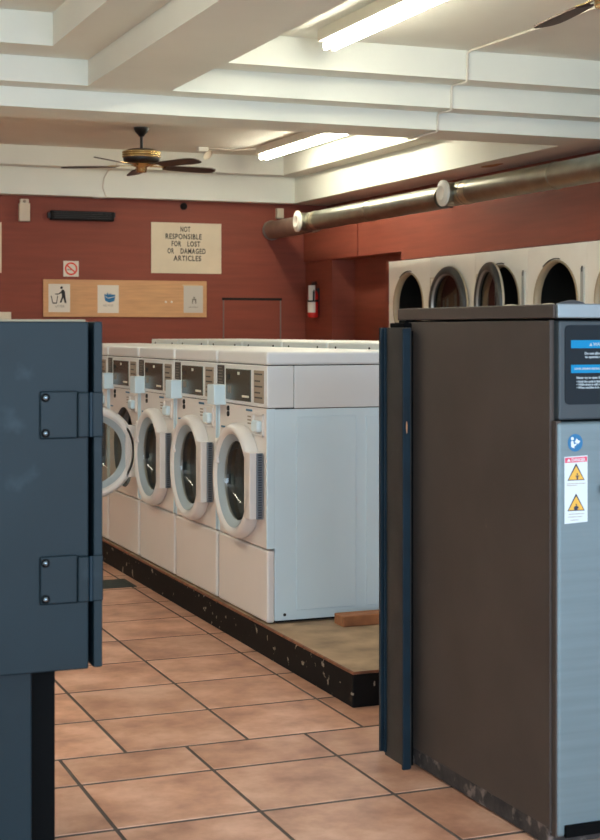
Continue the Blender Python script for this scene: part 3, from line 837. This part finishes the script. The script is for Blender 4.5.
s = wthing('wall_sign', 'cream sign lettered NOT RESPONSIBLE FOR LOST OR DAMAGED ARTICLES', 'sign', 186, 274)
m, x0, x1, z0, z1 = wall_panel(151, 221, 223, 273.5)
wp(s, m, 'sign_board', 'sign_cream')
m = MB()
for k, tx, ln, cxp in ((0, 'NOT', 10, 185), (1, 'RESPONSIBLE', 36.5, 183.3), (2, 'FOR', 9.6, 175.9), (2, 'LOST', 13.1, 193.4), (3, 'OR', 6.4, 170.3), (3, 'DAMAGED', 25.4, 192.7), (4, 'ARTICLES', 28, 187.2)):
    zz = bw(186, 231.9+7.25*k)[1]; xx = bw(cxp, 0)[0]; wd = ln*(YB/CS)/F
    bm2 = text_mesh(tx, .078, depth=.001, bold=.0019, space=1.15)
    xs = [v.co.x for v in bm2.verts]; sc_ = wd/(max(xs)-min(xs))
    for v in bm2.verts: v.co.x *= sc_; v.co.y *= .93
    m = MB(); m.merge(bm2, Matrix(((1, 0, 0, xx), (0, 0, -1, YB-.0095), (0, 1, 0, zz), (0, 0, 0, 1))))
    wp(s, m, 'lettering', 'ink_black')

s = wthing('wall_sign', 'small square white sign with a red no smoking symbol', 'sign', 70.5, 277)
m, x0, x1, z0, z1 = wall_panel(63.3, 78.6, 261, 276.6, .004)
wp(s, m, 'sign_board', 'paper')
cx_, cz_ = (x0+x1)/2, (z0+z1)/2
m = MB(); m.lathe([(.062, 0), (.062, .0012), (.046, .0012), (.046, 0)], (cx_, YB-.004, cz_), (0, -1, 0), 40, False)
a = R(-40); dx, dz = math.cos(a)*.05, math.sin(a)*.05; nx, nz = -math.sin(a)*.007, math.cos(a)*.007
m.prism([(cx_-dx-nx, cz_-dz-nz), (cx_+dx-nx, cz_+dz-nz), (cx_+dx+nx, cz_+dz+nz), (cx_-dx+nx, cz_-dz+nz)], (0, YB-.0042, 0), (1, 0, 0), (0, 0, 1), (0, -1, 0), .0014)
wp(s, m, 'prohibition_ring', 'sign_red')
m = MB(); m.box(cx_-.040, cx_+.012, YB-.0050, YB-.004, cz_-.013, cz_-.003)
m.prism([(cx_+.015, cz_-.012), (cx_+.034, cz_-.004), (cx_+.034, cz_+.012), (cx_+.018, cz_+.026), (cx_-.004, cz_+.032), (cx_+.004, cz_+.020), (cx_+.02, cz_+.01)], (0, YB-.004, 0), (1, 0, 0), (0, 0, 1), (0, -1, 0), .0008)
wp(s, m, 'cigarette_symbol', 'label_dark')

nb = wthing('hanging_notice_board', 'long pale wooden board on the red wall holding three paper notices', 'notice board', 124, 317)
m, x0, x1, z0, z1 = wall_panel(43, 206, 280.3, 317, .02)
wp(nb, m, 'board', 'pine_board')
NO = .0205
def notice(label, pa, pb, ya, yb, mt='paper'):
    s = wthing('paper_notice', label, 'notice', (pa+pb)/2, yb)
    s['group'] = 'paper notices on the wooden board'
    m, x0, x1, z0, z1 = wall_panel(pa, pb, ya, yb, .0015, off=NO, bev=.0003)
    wp(s, m, 'sheet', mt); return s, x0, x1, z0, z1
def pw(mb, pts, d=.001): return mb.prism(pts, (0, YB-NO-.0024, 0), (1, 0, 0), (0, 0, 1), (0, -1, 0), d)
s, x0, x1, z0, z1 = notice('white notice of a person dropping litter into a bin, on the wooden board', 48, 69.6, 284, 312.2)
W = x1-x0; H = z1-z0
def q(u, v): return (x0+W*u, z0+H*v)
m = MB()
pw(m, disc_pts(*q(.60, .87), .013, 16))
pw(m, [q(.60, .80), q(.70, .80), q(.76, .72), q(.78, .55), q(.83, .33), q(.81, .32), q(.74, .34), q(.68, .52), q(.60, .34), q(.52, .34), q(.62, .56), q(.60, .68)])
pw(m, [q(.64, .78), q(.64, .70), q(.46, .62), q(.30, .63), q(.30, .66), q(.46, .66)])
wp(s, m, 'person_symbol', 'ink_black')
m = MB()
pw(m, [q(.10, .58), q(.14, .58), q(.21, .34), q(.36, .34), q(.40, .58), q(.44, .58), q(.385, .30), q(.185, .30)])
wp(s, m, 'bin_symbol', 'ink_black')
m = MB(); bm2 = text_mesh('LITTER', .03, depth=.0004); m.merge(bm2, Matrix(((1, 0, 0, x0+W*.52), (0, 0, -1, YB-NO-.0029), (0, 1, 0, z0+H*.17), (0, 0, 0, 1))))
wp(s, m, 'lettering', 'ink_grey')
s, x0, x1, z0, z1 = notice('white notice with a blue recycling box, middle of the wooden board', 97, 118.2, 285.2, 313.0)
W = x1-x0; H = z1-z0
m = MB()
pw(m, [q(.31, .60), q(.50, .52), q(.83, .58), q(.79, .43), q(.55, .37), q(.36, .44)])
pw(m, [q(.31, .62), q(.34, .70), q(.40, .64), q(.46, .74), q(.52, .66), q(.60, .70), q(.66, .66), q(.83, .66), q(.83, .60), q(.50, .545)])
wp(s, m, 'box_symbol', 'sign_blue_dark' if 'sign_blue_dark' in MATS else 'sign_blue')
m = MB(); m.merge(text_mesh('RECYCLE', .024, depth=.0004), Matrix(((1, 0, 0, x0+W*.5), (0, 0, -1, YB-NO-.0029), (0, 1, 0, z0+H*.24), (0, 0, 0, 1))))
wp(s, m, 'lettering', 'ink_grey')
s, x0, x1, z0, z1 = notice('grey-white notice with a tiny grey icon, taped at the end of the wooden board', 183, 202.3, 285.6, 312.8, 'paper_grey')
W = x1-x0; H = z1-z0
m = MB(); pw(m, [q(.43, .33), q(.47, .33), q(.49, .46), q(.58, .46), q(.60, .33), q(.65, .33), q(.65, .51), q(.43, .51)])
pw(m, disc_pts(*q(.54, .55), .010, 12))
wp(s, m, 'icon_symbol', 'ink_grey')
m = MB(); m.merge(text_mesh('LAUNDRY', .022, depth=.0004), Matrix(((1, 0, 0, x0+W*.5), (0, 0, -1, YB-NO-.0029), (0, 1, 0, z0+H*.18), (0, 0, 0, 1))))
wp(s, m, 'lettering', 'ink_grey')
m = MB(); pw(m, [(x0-.015, z1-.004), (x1-.05, z1-.004), (x1-.05, z1+.007), (x0-.015, z1+.007)], .0006)
wp(s, m, 'tape', 'tape_tan')
m = MB()
for px in (165.2, 171): 
    xx, zz = bw(px, 302); m.lathe([(.012, 0), (.010, .003), (0, .004)], (xx, YB-.02, zz), (0, -1, 0), 12)
wp(nb, m, 'tack_marks', 'paper')

# emergency light box, black bar, beige sensor, small dome
t = wthing('mounted_alarm_box', 'narrow white alarm box high on the back wall above the notice board', 'alarm box', 23.5, 222)
m, x0, x1, z0, z1 = wall_panel(18.2, 29, 203.5, 221.6, .06, bev=.006); wp(t, m, 'box_body', 'plastic_beige')
m, x0, x1, z0, z1 = wall_panel(19.4, 28, 199.2, 204.2, .045, bev=.006); wp(t, m, 'bracket', 'lid_cream')
m = MB(); xx, zz = bw(23.6, 201.5); m.lathe([(.016, 0), (.012, .008), (0, .011)], (xx, YB-.045, zz), (0, -1, 0), 16); wp(t, m, 'sensor_eye', 'label_grey')
t = wthing('wall_heater', 'long black slotted bar mounted high on the back wall', 'wall bar', 81, 221)
m, x0, x1, z0, z1 = wall_panel(49.5, 112.5, 211.6, 220.8, .07, bev=.006); wp(t, m, 'housing', 'dark_trim')
for (pa, pb) in ((47, 50), (112, 114.2)):
    m, *_ = wall_panel(pa, pb, 212.8, 218.2, .05, bev=.004); wp(t, m, 'end_cap', 'fan_black')
m = MB()
for k in range(4):
    z = z0+.02+k*.018; m.box(x0+.03, x1-.03, YB-.074, YB-.066, z, z+.006)
wp(t, m, 'slats', 'fan_black')
t = tag(wall_panel(275.2, 282.2, 208.6, 218.8, .05, bev=.006)[0].build('mounted_sensor', 'plastic_beige', None), 'small beige sensor box high on the back wall above the duct cap', 'sensor')
xx, zz = bw(183.5, 206.3)
m = MB(); m.lathe([(.036, 0), (.036, .012), (.026, .03), (0, .036)], (xx, YB, zz), (0, -1, 0), 24)
t = tag(m.build('dome_detector', 'dark_trim', None), 'small dark dome sensor just under the back beam above the lettered sign', 'sensor')
# partial sheet at the picture edge and pale ledge under it
tag(wall_panel(-30, 1.4, 222, 272.5, .004)[0].build('hanging_notice', 'sign_cream', None), 'cream sheet on the back wall cut off by the photo edge', 'notice')
t = tag(wall_panel(-40, 9, 312, 345, .12, bev=.006)[0].build('wall_ledge', 'lid_cream', None), 'pale ledge on the back wall peeking over the blue machine', 'ledge')

# fire extinguisher on the pier
ye, ze = on_x(313.0, 318, 5.60)
fe = thing('fire_extinguisher', 'small red fire extinguisher with white tag strapped to the wall pier', 'fire extinguisher', (5.60, ye, ze))
MB().lathe([(0, 0), (.048, .004), (.054, .02), (.054, .23), (.046, .262), (.022, .282), (.020, .30), (0, .30)], (0, 0, 0), (0, 0, 1), 32).build('cylinder', 'ext_red', fe)
MB().lathe([(.0548, .055), (.0548, .16)], (0, 0, 0), (0, 0, 1), 24, up=(-1, -.25, 0), sweep=(R(-20), R(80))).build('label', 'paper', fe)
MB().lathe([(.020, .29), (.024, .30), (.024, .33), (.012, .345), (0, .345)], (0, 0, 0), (0, 0, 1), 20).build('valve', 'fan_black', fe)
m = MB(); m.box(-.012, .012, -.085, .02, .335, .347, .003).box(-.010, .010, -.075, .02, .352, .362, .003); m.build('lever', 'fan_black', fe)
MB().tube([(0, -.02, .315), (-.01, -.055, .31), (-.02, -.068, .26), (-.02, -.064, .16)], .010, 10).build('hose', 'fan_black', fe)
MB().box(-.075, -.004, -.066, -.061, .175, .325, .002).build('inspection_tag', 'paper', fe)
MB().lathe([(.056, .16), (.057, .165), (.057, .178), (.056, .183)], (0, 0, 0), (0, 0, 1), 28).build('strap', 'fan_black', fe)
MB().box(.045, .062, -.02, .02, .05, .3, .002).build('wall_bracket', 'fan_black', fe)

# hanging rail of a cart standing behind the washers
YC_ = 12.6
a, zt_ = on_y(223.5, 299, YC_); b, _ = on_y(280.5, 299, YC_)
ct = thing('laundry_cart', 'laundry cart with a slim hanging rail standing beyond the washers', 'laundry cart', ((a+b)/2, YC_, 0))
hw = (b-a)/2
for s in (-1, 1):
    MB().cyl((s*hw, 0, .12), (s*hw, 0, zt_), .0065, 14).build('upright', 'upright_grey', ct)
MB().box(-hw-.012, hw+.012, -.010, .010, zt_-.010, zt_+.012, .003).build('top_rail', 'dark_trim', ct)
m = MB()
for zz in (.35, .75): 
    m.tube([(-hw, -.22, zz), (hw, -.22, zz), (hw, .22, zz), (-hw, .22, zz), (-hw, -.22, zz)], .008, 8)
for k in range(9):
    xx = -hw + 2*hw*k/8
    m.tube([(xx, -.22, .75), (xx, -.22, .35), (xx, .22, .35), (xx, .22, .75)], .003, 6)
m.build('basket', 'chrome_tube', ct)
MB().box(-hw, hw, -.22, .22, .10, .13, .004).build('tray', 'chrome_tube', ct)
for sx in (-1, 1):
    for sy in (-1, 1):
        MB().lathe([(0, -.012), (.05, -.012), (.05, .012), (0, .012)], (sx*(hw-.03), sy*.18, .05), (1, 0, 0), 20).build('caster', 'black_paint', ct)

# floor grate beside the platform
dg = thing('floor_grate', 'dark rectangular grate set in the tiles beside the washer platform', 'floor grate', (1.88, 7.36, 0))
MB().box(-.12, .12, -.12, .12, 0, .004, .001).build('frame', 'drain_dark', dg)
m = MB()
for k in range(9): m.box(-.105, .105, -.10+k*.024, -.10+k*.024+.012, .004, .0065)
m.build('slats', 'drain_dark', dg)

# ------------------------------------------------------------------ daylight and exposure
w = bpy.data.worlds.new('sky'); sc.world = w; w.use_nodes = True
bg = w.node_tree.nodes['Background']
bg.inputs['Color'].default_value = (.66, .83, 1.0, 1); bg.inputs['Strength'].default_value = 9.5
pl = bpy.data.lights.new('window_portal', 'AREA'); pl.shape = 'RECTANGLE'; pl.size = 8.9; pl.size_y = 2.4
pl.cycles.is_portal = True
po = bpy.data.objects.new('window_portal', pl); COL.objects.link(po)
po.location = (.85, YF-.16, 1.55); po.rotation_euler = (R(90), 0, 0)

sc.view_settings.view_transform = 'Standard'; sc.view_settings.look = 'None'
sc.view_settings.gamma = 1; sc.view_settings.use_curve_mapping = False
sc.view_settings.exposure = 0.12
try:
    sc.cycles.use_denoising = True; sc.cycles.max_bounces = 8; sc.cycles.diffuse_bounces = 5
    sc.cycles.sample_clamp_indirect = 6
except Exception: pass
